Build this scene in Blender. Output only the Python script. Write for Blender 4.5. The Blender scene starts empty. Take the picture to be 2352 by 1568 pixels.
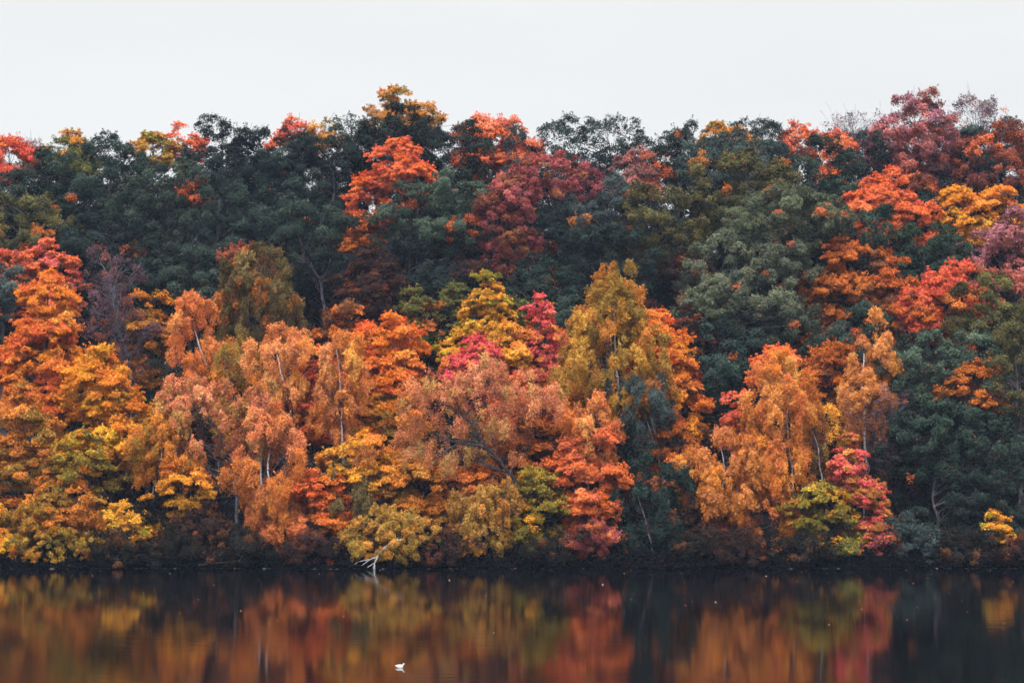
import bpy, math, time
import numpy as np
T0 = time.time()
scene = bpy.context.scene
COL = scene.collection
R = math.radians

# ------------------------------------------------------------------ camera
CAM_H = 10.0
PITCH = R(3.2)
F = 4233.6                      # focal length in units of a 2352 x 1568 picture
cam_data = bpy.data.cameras.new('camera')
cam_data.sensor_width = 36.0
cam_data.lens = 36.0 * F / 2352.0
cam_data.clip_start = 0.5
cam_data.clip_end = 4000.0
cam = bpy.data.objects.new('camera', cam_data)
cam.location = (0, 0, CAM_H)
cam.rotation_euler = (math.pi / 2 + PITCH, 0, 0)
COL.objects.link(cam)
scene.camera = cam

# ------------------------------------------------------------------ sky
SUN_EL, SUN_AZ = R(60), R(205)   # high, behind the camera's left shoulder, behind cloud
world = bpy.data.worlds.new('World')
scene.world = world
world.use_nodes = True
wn, wl = world.node_tree.nodes, world.node_tree.links
wn.clear()
wout = wn.new('ShaderNodeOutputWorld')
bg = wn.new('ShaderNodeBackground')
bg.inputs['Strength'].default_value = 0.1
sky = wn.new('ShaderNodeTexSky')
sky.sky_type = 'NISHITA'
sky.sun_disc = False
sky.sun_elevation = SUN_EL
sky.sun_rotation = SUN_AZ
tc = wn.new('ShaderNodeTexCoord')
sep = wn.new('ShaderNodeSeparateXYZ')
wl.new(tc.outputs['Generated'], sep.inputs[0])
ramp = wn.new('ShaderNodeValToRGB')      # overcast sky: brighter overhead than at the horizon
ramp.color_ramp.elements[0].position = 0.0
ramp.color_ramp.elements[0].color = (0.488, 0.492, 0.488, 1)
ramp.color_ramp.elements[1].position = 1.0
ramp.color_ramp.elements[1].color = (2.6, 2.65, 2.8, 1)
e = ramp.color_ramp.elements.new(0.32); e.color = (0.485, 0.49, 0.49, 1)
wl.new(sep.outputs['Z'], ramp.inputs[0])
mp = wn.new('ShaderNodeMapping')
mp.inputs['Scale'].default_value = (1.6, 1.6, 7.0)
mp.inputs['Rotation'].default_value = (0, R(3), 0)
wl.new(tc.outputs['Generated'], mp.inputs[0])
cn = wn.new('ShaderNodeTexNoise')
cn.inputs['Scale'].default_value = 2.2
cn.inputs['Detail'].default_value = 5
wl.new(mp.outputs[0], cn.inputs['Vector'])
cm = wn.new('ShaderNodeMapRange')
cm.inputs['From Min'].default_value = 0.3; cm.inputs['From Max'].default_value = 0.7
cm.inputs['To Min'].default_value = 9.55; cm.inputs['To Max'].default_value = 10.15
wl.new(cn.outputs['Fac'], cm.inputs['Value'])
vm = wn.new('ShaderNodeVectorMath'); vm.operation = 'SCALE'
wl.new(ramp.outputs['Color'], vm.inputs[0]); wl.new(cm.outputs[0], vm.inputs['Scale'])
mixw = wn.new('ShaderNodeMix'); mixw.data_type = 'RGBA'
mixw.inputs['Factor'].default_value = 0.96
wl.new(sky.outputs[0], mixw.inputs['A']); wl.new(vm.outputs[0], mixw.inputs['B'])
wl.new(mixw.outputs['Result'], bg.inputs['Color'])
wl.new(bg.outputs[0], wout.inputs['Surface'])

sun_data = bpy.data.lights.new('sun', 'SUN')
sun_data.energy = 1.35
sun_data.angle = R(11)
sun_data.color = (1.0, 0.95, 0.88)
sun = bpy.data.objects.new('sun', sun_data)
# sky sun_rotation is measured clockwise from +Y
sd = np.array([math.sin(SUN_AZ) * math.cos(SUN_EL), math.cos(SUN_AZ) * math.cos(SUN_EL), math.sin(SUN_EL)])
from mathutils import Vector
sun.rotation_euler = Vector(-sd).to_track_quat('-Z', 'Y').to_euler()
sun.location = (-30, -30, 80)
COL.objects.link(sun)

scene.view_settings.view_transform = 'Standard'
scene.view_settings.look = 'None'
scene.view_settings.exposure = 0.90
scene.view_settings.gamma = 1.0
scene.render.engine = 'CYCLES'
scene.cycles.max_bounces = 6
scene.cycles.diffuse_bounces = 1
scene.cycles.glossy_bounces = 2
scene.cycles.transmission_bounces = 2
scene.cycles.volume_bounces = 0
scene.cycles.transparent_max_bounces = 4
scene.cycles.use_denoising = True
scene.cycles.filter_width = 1.6

# ------------------------------------------------------------------ helpers
def s2l(c):
    c = np.asarray(c, float) / 255.0
    return np.where(c <= 0.04045, c / 12.92, ((c + 0.055) / 1.055) ** 2.4)

cp, sp = math.cos(PITCH), math.sin(PITCH)
def at(px, py, Y):
    """the point at distance Y seen at (px, py) of the 2352 x 1568 picture"""
    dx, dy = (px - 1176) / F, (784 - py) / F
    d = np.array([dx, cp - dy * sp, sp + dy * cp])
    t = Y / d[1]
    return np.array([d[0] * t, Y, CAM_H + d[2] * t])

def ground(x, y):
    x, y = np.asarray(x, float), np.asarray(y, float)
    wob = 0.5 * np.sin(x * 0.21 + 1.0) + 0.35 * np.sin(x * 0.53 + 0.4)
    yy = y - wob * 0.5
    z = np.interp(yy, [-400, -6, 3, 26, 60, 146, 149.8, 150.7, 152.5, 160, 190, 222, 260, 420],
                      [8.0, 8.2, 8.2, -1.5, -3, -2.0, -0.25, 0.18, 0.35, 2.0, 17.8, 32, 37, 20])
    bump = 0.5 * np.sin(x * 0.11 + y * 0.05) + 0.3 * np.sin(x * 0.31 - y * 0.23)
    k = np.clip((yy - 152) / 10, 0, 1)
    return z + bump * k

def new_mat(name):
    m = bpy.data.materials.new(name)
    m.use_nodes = True
    return m, m.node_tree.nodes, m.node_tree.links, m.node_tree.nodes['Principled BSDF']

def mesh_obj(name, V, Fc, mat, parent=None, smooth=False, fcol=None, loc=None):
    """V (n,3) float, Fc (m,k) int faces all of the same size"""
    V = np.ascontiguousarray(V, np.float32); Fc = np.ascontiguousarray(Fc, np.int32)
    me = bpy.data.meshes.new(name)
    m, k = Fc.shape
    me.vertices.add(len(V)); me.vertices.foreach_set('co', V.ravel())
    me.loops.add(m * k); me.loops.foreach_set('vertex_index', Fc.ravel())
    me.polygons.add(m); me.polygons.foreach_set('loop_start', np.arange(0, m * k, k, dtype=np.int32))
    if smooth:
        me.polygons.foreach_set('use_smooth', np.ones(m, bool))
    me.update(calc_edges=True)
    if fcol is not None:
        a = me.attributes.new('leaf_colour', 'FLOAT_COLOR', 'FACE')
        c4 = np.ones((m, 4), np.float32); c4[:, :3] = fcol
        a.data.foreach_set('color', c4.ravel())
    me.materials.append(mat)
    o = bpy.data.objects.new(name, me)
    COL.objects.link(o)
    if parent is not None: o.parent = parent
    if loc is not None: o.location = loc
    return o

def tag(o, label, cat=None, group=None, kind=None):
    if label: o['label'] = label
    if cat: o['category'] = cat
    if group: o['group'] = group
    if kind: o['kind'] = kind
    return o

class Tubes:
    """tapered round tubes gathered into one mesh"""
    def __init__(s): s.V, s.Fc, s.n = [], [], 0
    def add(s, pts, rad, sides=6):
        P = np.asarray(pts, float); r = np.asarray(rad, float)
        T = np.gradient(P, axis=0); T /= np.linalg.norm(T, axis=1)[:, None] + 1e-9
        up = np.array([0.0, 1.0, 0.13])
        A = np.cross(T, up); A /= np.linalg.norm(A, axis=1)[:, None] + 1e-9
        B = np.cross(T, A)
        th = np.linspace(0, 2 * np.pi, sides, endpoint=False)
        ring = P[:, None, :] + r[:, None, None] * (np.cos(th)[None, :, None] * A[:, None, :] + np.sin(th)[None, :, None] * B[:, None, :])
        n = len(P)
        s.V.append(ring.reshape(-1, 3))
        i = np.arange(n - 1)[:, None] * sides; j = np.arange(sides)[None, :]; j2 = (j + 1) % sides
        q = np.stack([i + j, i + j2, i + sides + j2, i + sides + j], -1).reshape(-1, 4) + s.n
        s.Fc.append(q); s.n += n * sides
    def build(s, name, mat, parent=None):
        return mesh_obj(name, np.concatenate(s.V), np.concatenate(s.Fc), mat, parent, smooth=True)

def bezier(p0, p1, sag, n, rng, wig=0.0):
    t = np.linspace(0, 1, n)[:, None]
    P = p0 * (1 - t) + p1 * t
    P[:, 2] += sag * (4 * t * (1 - t))[:, 0]
    if wig: P[1:-1] += rng.normal(0, wig, (n - 2, 3))
    return P

# ------------------------------------------------------------------ materials
def leaf_material(name, rough=0.6, trans=0.14):
    m, n, l, b = new_mat(name)
    a = n.new('ShaderNodeAttribute'); a.attribute_name = 'leaf_colour'; a.attribute_type = 'GEOMETRY'
    d = n.new('ShaderNodeBsdfDiffuse'); t = n.new('ShaderNodeBsdfTranslucent')
    mx = n.new('ShaderNodeMixShader'); mx.inputs[0].default_value = trans
    l.new(a.outputs['Color'], d.inputs['Color']); l.new(a.outputs['Color'], t.inputs['Color'])
    l.new(d.outputs[0], mx.inputs[1]); l.new(t.outputs[0], mx.inputs[2])
    n.remove(b)
    l.new(mx.outputs[0], n['Material Output'].inputs['Surface'])
    return m
M_LEAF = leaf_material('leaves')

def bark_material(name, c1, c2, scale, zs, thr=(0.4, 0.6)):
    m, n, l, b = new_mat(name)
    tcn = n.new('ShaderNodeTexCoord'); mpn = n.new('ShaderNodeMapping')
    mpn.inputs['Scale'].default_value = (1, 1, zs)
    nz = n.new('ShaderNodeTexNoise'); nz.inputs['Scale'].default_value = scale; nz.inputs['Detail'].default_value = 4
    rp = n.new('ShaderNodeValToRGB')
    rp.color_ramp.elements[0].position = thr[0]; rp.color_ramp.elements[0].color = (*s2l(c1), 1)
    rp.color_ramp.elements[1].position = thr[1]; rp.color_ramp.elements[1].color = (*s2l(c2), 1)
    l.new(tcn.outputs['Object'], mpn.inputs[0]); l.new(mpn.outputs[0], nz.inputs['Vector'])
    l.new(nz.outputs['Fac'], rp.inputs[0]); l.new(rp.outputs[0], b.inputs['Base Color'])
    bp = n.new('ShaderNodeBump'); bp.inputs['Strength'].default_value = 0.4; bp.inputs['Distance'].default_value = 0.03
    l.new(nz.outputs['Fac'], bp.inputs['Height']); l.new(bp.outputs[0], b.inputs['Normal'])
    b.inputs['Roughness'].default_value = 0.9
    return m
M_BIRCH = bark_material('birch_bark', (60, 52, 52), (236, 226, 226), 5.0, 3.0, (0.36, 0.44))
M_GREY = bark_material('grey_bark', (60, 60, 70), (120, 120, 132), 6.0, 0.5)
M_DARK = bark_material('dark_bark', (44, 40, 42), (92, 84, 84), 5.0, 0.4)
M_TWIG = bark_material('twig_bark', (70, 56, 52), (124, 100, 94), 6.0, 0.5)
M_DEAD = bark_material('dead_wood', (128, 126, 128), (238, 238, 240), 9.0, 1.0, (0.3, 0.6))

# ------------------------------------------------------------------ ground and water
def grid(xs, ys, zf):
    X, Y = np.meshgrid(xs, ys)
    Z = zf(X, Y)
    V = np.stack([X, Y, Z], -1).reshape(-1, 3)
    nx, ny = len(xs), len(ys)
    i = np.arange(ny - 1)[:, None] * nx; j = np.arange(nx - 1)[None, :]
    q = np.stack([i + j, i + j + 1, i + nx + j + 1, i + nx + j], -1).reshape(-1, 4)
    return V, q
gm, n, l, b = new_mat('leaf_litter_soil')
tcn = n.new('ShaderNodeTexCoord')
nz = n.new('ShaderNodeTexNoise'); nz.inputs['Scale'].default_value = 1.8; nz.inputs['Detail'].default_value = 8
rp = n.new('ShaderNodeValToRGB')
rp.color_ramp.elements[0].position = 0.35; rp.color_ramp.elements[0].color = (0.010, 0.009, 0.010, 1)
rp.color_ramp.elements[1].position = 0.75; rp.color_ramp.elements[1].color = (0.045, 0.026, 0.017, 1)
l.new(tcn.outputs['Object'], nz.inputs['Vector']); l.new(nz.outputs['Fac'], rp.inputs[0]); l.new(rp.outputs[0], b.inputs['Base Color'])
b.inputs['Roughness'].default_value = 1.0
xs = np.concatenate([np.arange(-400, -70, 15), np.arange(-70, 70, 1.0), np.arange(70, 401, 15)])
ys = np.concatenate([np.arange(-400, -20, 20), np.arange(-20, 30, 2), np.arange(30, 145, 8), np.arange(145, 156, 0.35), np.arange(156, 262, 2.0), np.arange(262, 421, 10)])
V, q = grid(xs, ys, ground)
g = mesh_obj('ground', V, q, gm, smooth=True)
tag(g, 'wooded hillside of dark soil and fallen leaves rising from the lake shore', kind='structure')

wm, n, l, b = new_mat('lake_water')
b.inputs['Base Color'].default_value = (0.0018, 0.0019, 0.0024, 1)
b.inputs['IOR'].default_value = 1.333
b.inputs['Specular IOR Level'].default_value = 0.40
b.inputs['Roughness'].default_value = 0.062
geo = n.new('ShaderNodeNewGeometry')
mpn = n.new('ShaderNodeMapping'); mpn.inputs['Scale'].default_value = (0.35, 1.6, 1)
n1 = n.new('ShaderNodeTexNoise'); n1.inputs['Scale'].default_value = 1.0; n1.inputs['Detail'].default_value = 4
l.new(geo.outputs['Position'], mpn.inputs[0]); l.new(mpn.outputs[0], n1.inputs['Vector'])
mp2 = n.new('ShaderNodeMapping'); mp2.inputs['Scale'].default_value = (0.02, 0.05, 1)
n2 = n.new('ShaderNodeTexNoise'); n2.inputs['Scale'].default_value = 1.0; n2.inputs['Detail'].default_value = 2
l.new(geo.outputs['Position'], mp2.inputs[0]); l.new(mp2.outputs[0], n2.inputs['Vector'])
mr = n.new('ShaderNodeMapRange'); mr.inputs['From Min'].default_value = 0.4; mr.inputs['From Max'].default_value = 0.65
mr.inputs['To Min'].default_value = 0.1; mr.inputs['To Max'].default_value = 1.0
l.new(n2.outputs['Fac'], mr.inputs['Value'])
mu = n.new('ShaderNodeMath'); mu.operation = 'MULTIPLY'
l.new(n1.outputs['Fac'], mu.inputs[0]); l.new(mr.outputs[0], mu.inputs[1])
bp = n.new('ShaderNodeBump'); bp.inputs['Strength'].default_value = 0.7; bp.inputs['Distance'].default_value = 0.016
l.new(mu.outputs[0], bp.inputs['Height']); l.new(bp.outputs[0], b.inputs['Normal'])
V, q = grid(np.linspace(-400, 400, 9), np.concatenate([np.linspace(12, 152, 8)]), lambda x, y: x * 0)
w = mesh_obj('lake_water', V, q, wm)
tag(w, 'calm dark lake water mirroring the coloured trees', kind='structure')

# ------------------------------------------------------------------ palettes (top colour, low colour, odd-clump colour, share of odd clumps)
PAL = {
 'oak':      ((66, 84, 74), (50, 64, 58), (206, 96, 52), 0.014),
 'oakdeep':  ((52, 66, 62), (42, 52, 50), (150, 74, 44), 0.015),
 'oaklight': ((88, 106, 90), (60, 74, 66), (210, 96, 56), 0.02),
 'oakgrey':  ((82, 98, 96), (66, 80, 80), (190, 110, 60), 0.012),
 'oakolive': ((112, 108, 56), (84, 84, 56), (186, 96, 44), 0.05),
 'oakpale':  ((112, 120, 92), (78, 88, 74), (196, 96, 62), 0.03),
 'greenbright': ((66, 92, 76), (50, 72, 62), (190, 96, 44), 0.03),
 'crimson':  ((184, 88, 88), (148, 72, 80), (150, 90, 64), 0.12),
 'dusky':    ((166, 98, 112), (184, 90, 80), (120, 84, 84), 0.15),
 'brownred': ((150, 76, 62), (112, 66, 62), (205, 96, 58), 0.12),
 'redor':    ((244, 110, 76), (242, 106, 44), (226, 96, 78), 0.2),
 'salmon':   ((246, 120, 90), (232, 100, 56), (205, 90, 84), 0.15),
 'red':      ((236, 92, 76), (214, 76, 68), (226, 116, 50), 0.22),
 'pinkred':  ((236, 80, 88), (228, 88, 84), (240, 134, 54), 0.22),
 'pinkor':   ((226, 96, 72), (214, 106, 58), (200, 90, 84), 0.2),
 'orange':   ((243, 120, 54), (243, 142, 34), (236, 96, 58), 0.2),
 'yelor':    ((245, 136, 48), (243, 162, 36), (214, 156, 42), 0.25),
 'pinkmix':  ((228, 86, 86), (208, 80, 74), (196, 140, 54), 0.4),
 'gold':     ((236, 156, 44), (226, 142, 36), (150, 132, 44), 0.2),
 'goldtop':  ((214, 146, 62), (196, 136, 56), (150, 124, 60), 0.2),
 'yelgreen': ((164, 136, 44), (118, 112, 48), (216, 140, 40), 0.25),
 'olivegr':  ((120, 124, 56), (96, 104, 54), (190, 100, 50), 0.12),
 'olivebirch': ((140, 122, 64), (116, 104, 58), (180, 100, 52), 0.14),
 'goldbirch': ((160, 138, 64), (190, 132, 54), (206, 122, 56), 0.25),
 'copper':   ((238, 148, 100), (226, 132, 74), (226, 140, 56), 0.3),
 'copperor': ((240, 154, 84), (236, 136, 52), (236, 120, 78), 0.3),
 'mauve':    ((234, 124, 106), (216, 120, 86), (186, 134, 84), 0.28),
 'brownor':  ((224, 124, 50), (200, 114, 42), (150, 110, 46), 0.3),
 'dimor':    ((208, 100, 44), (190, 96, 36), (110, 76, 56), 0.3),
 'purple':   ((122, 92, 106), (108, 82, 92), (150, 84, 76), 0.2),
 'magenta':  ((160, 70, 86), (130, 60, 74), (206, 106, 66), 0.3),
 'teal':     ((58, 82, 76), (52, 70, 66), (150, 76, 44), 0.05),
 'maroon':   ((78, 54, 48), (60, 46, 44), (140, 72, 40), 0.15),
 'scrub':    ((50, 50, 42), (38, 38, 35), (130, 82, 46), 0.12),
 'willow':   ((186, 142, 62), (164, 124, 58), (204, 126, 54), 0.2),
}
GAIN = 1.0
def soft(c):
    c = s2l(c); lum = float(c @ np.array([0.25, 0.65, 0.10]))
    if c[0] > c[1] * 1.15 and c[0] > .3:
        if c[2] > c[1] * 0.85: c = c * np.array([1.0, 1.14, 0.98])
        elif c[1] > 0.24: c = c * np.array([1.0, 0.93, 0.8])
        else: c = c * np.array([1.0, 1.14, 0.8])
        return c * 0.97 + lum * 0.03
    c = c * np.array([1.02, 1.0, 0.90]) * 0.70
    return c * 0.92 + lum * 0.08 * np.array([1.0, 1.0, 1.05])

# kind: clump radius, flattening (xy, z), leaf length, leaf width, crown taper, jitter, up-bias, cover
KIND = {
 'oak':   dict(name='oak_tree',   R=0.78, ax=1.05, az=0.85, L=0.21, W=0.15, taper=0.10, up=0.50, out=0.55, jit=0.50, cover=1.5, gap=1.0, bark='dark'),
 'maple': dict(name='maple_tree', R=0.62, ax=1.25, az=0.55, L=0.19, W=0.15, taper=0.34, up=0.6, out=0.45, jit=0.6, cover=1.7, gap=1.0, bark='dark'),
 'birch': dict(name='birch_tree', R=0.56, ax=0.85, az=1.35, L=0.135, W=0.105, taper=0.18, up=0.25, out=0.55, jit=0.75, cover=1.15, gap=0.85, bark='birch'),
 'shrub': dict(name='shrub',      R=0.46, ax=1.0,  az=0.9,  L=0.135, W=0.105, taper=0.0,  up=0.40, out=0.45, jit=0.70, cover=1.2, gap=1.0, bark='dark'),
 'bare':  dict(name='bare_tree',  R=0.70, ax=1.0,  az=0.9,  L=0.17, W=0.12, taper=0.0,  up=0.35, out=0.45, jit=0.80, cover=0.4, gap=0.8, bark='grey'),
}
BARK = {'dark': M_DARK, 'birch': M_BIRCH, 'grey': M_GREY}
TOTAL = [0, 0]
SEED = [100]
DENS = 1.2
LEAFS = 0.80

def rand_unit(rng, n):
    d = rng.normal(0, 1, (n, 3)); return d / (np.linalg.norm(d, axis=1)[:, None] + 1e-9)

def leaf_quads(P, N, L, W, rng, droop=0.0):
    n = len(P)
    N = N / (np.linalg.norm(N, axis=1)[:, None] + 1e-9)
    a = rng.normal(0, 1, (n, 3)); a[:, 2] -= droop
    U = a - (a * N).sum(1)[:, None] * N
    U /= np.linalg.norm(U, axis=1)[:, None] + 1e-9
    Wv = np.cross(N, U)
    s = rng.uniform(0.7, 1.25, (n, 1))
    L2, W2 = L * s * 0.5, W * s * 0.5
    bend = N * (L * 0.12)
    V = np.stack([P - U * L2 - bend, P + Wv * W2 + U * L2 * 0.15, P + U * L2 - bend, P - Wv * W2 + U * L2 * 0.15], 1).reshape(-1, 3)
    return V, np.arange(4 * n).reshape(n, 4)

def tree(kind, pal, Y, lobes, label, trunk=None, dens=1.0, depth=0.9, cat=None, group=None, bark=None, trunk_r=None, limbs=True, leaf=1.0, spikes=None, nm=None, hide=0, twigs=()):
    """lobes: (cx, top, bottom, width[, dY]) in picture units at distance Y (+dY)"""
    SEED[0] += 1
    rng = np.random.default_rng(SEED[0])
    K = KIND[kind]
    far = 1.0 + 0.22 * max(0.0, (Y - 155) / 60.0)
    # lobes to metres
    if Y < 156.7 and kind != 'shrub': lobes = [(l_[0], l_[1], l_[2] + (14 if l_[2] >= 1180 else 0)) + tuple(l_[3:]) for l_ in lobes]
    Ls = []
    for lo in lobes:
        cx, tp, bt, wd = lo[:4]; dY = lo[4] if len(lo) > 4 else 0.0
        a = at(cx, tp, Y + dY); b_ = at(cx, bt, Y + dY)
        rx = wd / 2 / F * (Y + dY); rz = (a[2] - b_[2]) / 2
        c = np.array([a[0], Y + dY, (a[2] + b_[2]) / 2])
        Rk = K['R'] * far
        grow = 1.10 if kind == 'oak' else 1.05
        rxx = max(rx * grow - Rk * K['ax'] * 0.45, rx * 0.55); rzz = max(rz * 1.04 - Rk * K['az'] * 0.5, rz * 0.5)
        if kind == 'oak': rxx -= .05 * far; rzz -= .30 * far; rxx = max(rxx, .9); rzz = max(rzz, .9)
        ry = min(max(rxx * depth, 1.2), 5.0)
        Ls.append((c, np.array([rxx, ry, rzz])))
    main = max(Ls, key=lambda q_: q_[1].prod())
    x0 = main[0][0]
    gz = float(ground(x0, Y))
    if trunk:
        pb = at(trunk[0][0], trunk[0][1], Y)
        x0 = pb[0]; gz = float(ground(x0, Y))
    base = np.array([x0, Y, gz])
    top = max(c[2] + r[2] for c, r in Ls)
    axis_c = main[0]
    root = bpy.data.objects.new(nm or K['name'], None)
    root.location = base; root.empty_display_size = 1.0
    COL.objects.link(root)
    # clumps
    Cs, Os, Bs = [], [], []
    Rk = K['R'] * far
    if min(l_[1][0] for l_ in Ls) < 1.6: Rk *= 0.75
    for li, (c, r) in enumerate(Ls):
        p = 1.6
        Rb = {'oak': 1.6, 'maple': 1.3, 'birch': 1.15, 'shrub': 0.8, 'bare': 1.2}[kind] * far
        Rb = min(Rb, 0.55 * min(r[0], r[2]) + 0.35)
        bx, bz = {'oak': (1.05, .8), 'maple': (1.2, .6), 'birch': (.85, 1.3), 'shrub': (1, .8), 'bare': (1, 1)}[kind]
        A = 4 * np.pi * (((r[0] * r[1]) ** p + (r[0] * r[2]) ** p + (r[1] * r[2]) ** p) / 3) ** (1 / p)
        nb = int(max(4, A / (np.pi * Rb * Rb * bx * bz) * 1.05 * K['gap'])) * 2
        d = rand_unit(rng, nb * 2)
        keep = (d[:, 1] < 0.35) | (rng.random(len(d)) < 0.45)
        d = d[keep][:nb]
        # spread the boughs apart
        sel = []
        for q_ in range(len(d)):
            if all(np.linalg.norm((d[q_] - d[k_]) * r) > Rb * min(bx, bz) * {'oak': .78, 'maple': 1.05, 'birch': 1.05}.get(kind, .95) for k_ in sel): sel.append(q_)
        d = d[sel]
        rad = rng.uniform(0.84, 1.02, len(d)) if kind == 'oak' else rng.uniform(0.66, 1.06, len(d))
        ph = rng.uniform(0, 6.28, 6)
        rad *= 1 + (0.5 if kind == 'oak' else 1.0) * 0.11 * np.sin(d[:, 0] * 3.1 + ph[0]) * np.sin(d[:, 2] * 3.7 + ph[1]) + 0.09 * np.sin(d[:, 0] * 6.3 + d[:, 2] * 5.1 + ph[2])
        inner = rng.random(len(d)) < 0.12
        rad = np.where(inner, rng.uniform(0.3, 0.6, len(d)), rad)
        tp_ = 1 - K['taper'] * (d[:, 2] * 0.9 + 0.1)
        Bc = c + d * rad[:, None] * r * np.stack([tp_, tp_, np.ones_like(tp_)], 1)
        nm_ = np.maximum(3, (np.pi * Rb * Rb * bx * bz / (np.pi * Rk * Rk * K['ax'] * K['az']) * rng.uniform(1.3, 2.3, len(d)) * (1.5 if kind == 'birch' else 1.0)).astype(int))
        bs = rng.uniform(0.55, 1.25, len(d)); nm_ = np.maximum(2, (nm_ * bs ** 1.5 * 1.15).astype(int))
        bi = np.repeat(np.arange(len(d)), nm_)
        dd_ = rng.normal(0, 1, (len(bi), 3)) + d[bi] * 0.7 + np.array([0, 0, 0.5])
        dd_ /= np.linalg.norm(dd_, axis=1)[:, None]
        offb = dd_ * rng.uniform(0.45, 1.0, (len(bi), 1)) * (Rb * bs[bi])[:, None] * np.array([bx, bx, bz])
        if kind == 'maple': offb[:, 2] -= 0.22 * (offb[:, 0] * d[bi][:, 0] + offb[:, 1] * d[bi][:, 1])
        Pc = Bc[bi] + offb
        d = d[bi] + dd_ * 0.8; d /= np.linalg.norm(d, axis=1)[:, None]
        ok = np.ones(len(Pc), bool)
        for lj, (c2, r2) in enumerate(Ls):
            if lj != li:
                ok &= (((Pc - c2) / r2) ** 2).sum(1) > 0.42
        Cs.append(Pc[ok]); Os.append(d[ok]); Bs.append(bi[ok] + 1000 * li)
    C_ = np.concatenate(Cs); O_ = np.concatenate(Os); B_i = np.concatenate(Bs)
    gC = ground(C_[:, 0], C_[:, 1])
    ok = C_[:, 2] > np.maximum(gC, 0.0) + 0.35 + (0.3 if kind != 'shrub' else 0)
    C_, O_ = C_[ok], O_[ok]; B_i = np.unique(B_i[ok], return_inverse=True)[1] if ok.any() else B_i[ok]
    nc = len(C_)
    # leaves
    rc = Rk * rng.uniform(0.45, 0.95, nc)
    Ll, Wl = K['L'] * far * leaf * LEAFS, K['W'] * far * leaf * LEAFS
    nl = (K['cover'] * dens * DENS * 2.6 * np.pi * rc * rc * K['ax'] * (0.5 * K['ax'] + 0.5 * K['az']) / (Ll * Wl * 0.5) * 0.42).astype(int) + 3
    nl = np.where(O_[:, 1] > 0.45, (nl * 0.6).astype(int), nl)
    idx = np.repeat(np.arange(nc), nl)
    n_ = len(idx)
    if n_ and nc:
        d = rng.normal(0, 1, (n_, 3)) + O_[idx] * 0.55 + np.array([0, 0, 0.45])
        d /= np.linalg.norm(d, axis=1)[:, None] + 1e-9
        rr = rng.uniform(0.35, 1.0, n_) ** 0.55 * (1 + 0.10 * rng.normal(0, 1, n_))
        off = d * rr[:, None] * rc[idx][:, None] * np.array([K['ax'], K['ax'], K['az']])
        # lumps inside the clump: push leaves along a few sub-directions
        if kind == 'maple':
            radial = (off[:, 0] * O_[idx][:, 0] + off[:, 1] * O_[idx][:, 1])
            off[:, 2] -= 0.30 * radial + 0.10 * (off[:, 0] ** 2 + off[:, 1] ** 2)
        if kind == 'birch':
            off[:, 2] -= 0.35 * np.abs(rng.normal(0, 1, n_)) * rc[idx]
        P = C_[idx] + off
        # sprigs: short leafy shoots breaking the outline
        sk = {'maple': 0.20, 'birch': 0.22, 'oak': 0.10, 'shrub': 0.25, 'bare': 0.3}[kind] if spikes is None else spikes
        ns = int(n_ * sk / 14)
        if ns > 0:
            ci = rng.integers(0, nc, ns)
            sdir = O_[ci] * 0.8 + rng.normal(0, 0.45, (ns, 3)) + np.array([0, 0, 0.55 if kind != 'birch' else -0.3])
            sdir /= np.linalg.norm(sdir, axis=1)[:, None]
            s0 = C_[ci] + sdir * rc[ci][:, None] * np.array([K['ax'], K['ax'], K['az']]) * 0.8
            si = np.repeat(np.arange(ns), 14)
            tt = rng.random(len(si)) ** 0.8
            SP = s0[si] + sdir[si] * tt[:, None] * (rc[ci][si] * rng.uniform(0.5, 1.0))[:, None] + rng.normal(0, 0.09, (len(si), 3)) * (1.2 - tt[:, None])
            P = np.concatenate([P, SP]); idx = np.concatenate([idx, ci[si]]); d = np.concatenate([d, sdir[si]])
            n_ = len(P)
        N_ = d * 0.55 + O_[idx] * K['out'] + np.array([0, 0, K['up']]) + rng.normal(0, K['jit'], (n_, 3))
        # keep leaves off the drawn trunk so that it can be seen
        keep = P[:, 2] > ground(P[:, 0], P[:, 1]) + 0.05
        keep &= P[:, 2] > 0.12
        if trunk and hide:
            TP = np.array([at(a_, b2, Y) for a_, b2 in trunk])
            segs = [(TP[k_], TP[k_ + 1]) for k_ in range(len(TP) - 1)]
            for tw in twigs:
                tq = [at(a_, b2, Y) for a_, b2 in tw[1:]]; segs += list(zip(tq[:-1], tq[1:]))
            for sa, sb in segs:
                p0, p1 = sa[[0, 2]], sb[[0, 2]]
                q_ = P[:, [0, 2]] * (Y / P[:, 1])[:, None] + np.array([0, CAM_H])[None, :] * (1 - Y / P[:, 1])[:, None]
                dd = p1 - p0; t_ = np.clip(((q_ - p0) @ dd) / (dd @ dd + 1e-9), 0, 1)
                dist = np.linalg.norm(q_ - (p0 + t_[:, None] * dd), axis=1)
                patch = np.sin(P[:, 2] * 2.1 + SEED[0]) > -0.75 + (1 - hide)
                keep &= ~((dist < 0.28) & (P[:, 1] < Y + 0.3) & patch & (rng.random(n_) < 0.9))
        P, N_, idx = P[keep], N_[keep], idx[keep]; n_ = len(P)
        Vq, Fq = leaf_quads(P, N_, Ll, Wl, rng, droop=0.8)
        # leaf colours
        ct, cb, co, fo = PAL[pal]
        ct, cb, co = soft(ct), soft(cb), soft(co)
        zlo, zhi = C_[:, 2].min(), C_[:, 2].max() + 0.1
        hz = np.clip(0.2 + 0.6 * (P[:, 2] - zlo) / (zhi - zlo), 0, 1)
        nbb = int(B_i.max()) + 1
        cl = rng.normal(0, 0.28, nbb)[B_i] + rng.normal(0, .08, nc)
        hz = np.clip(hz + cl[idx], 0, 1)[:, None]
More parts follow.
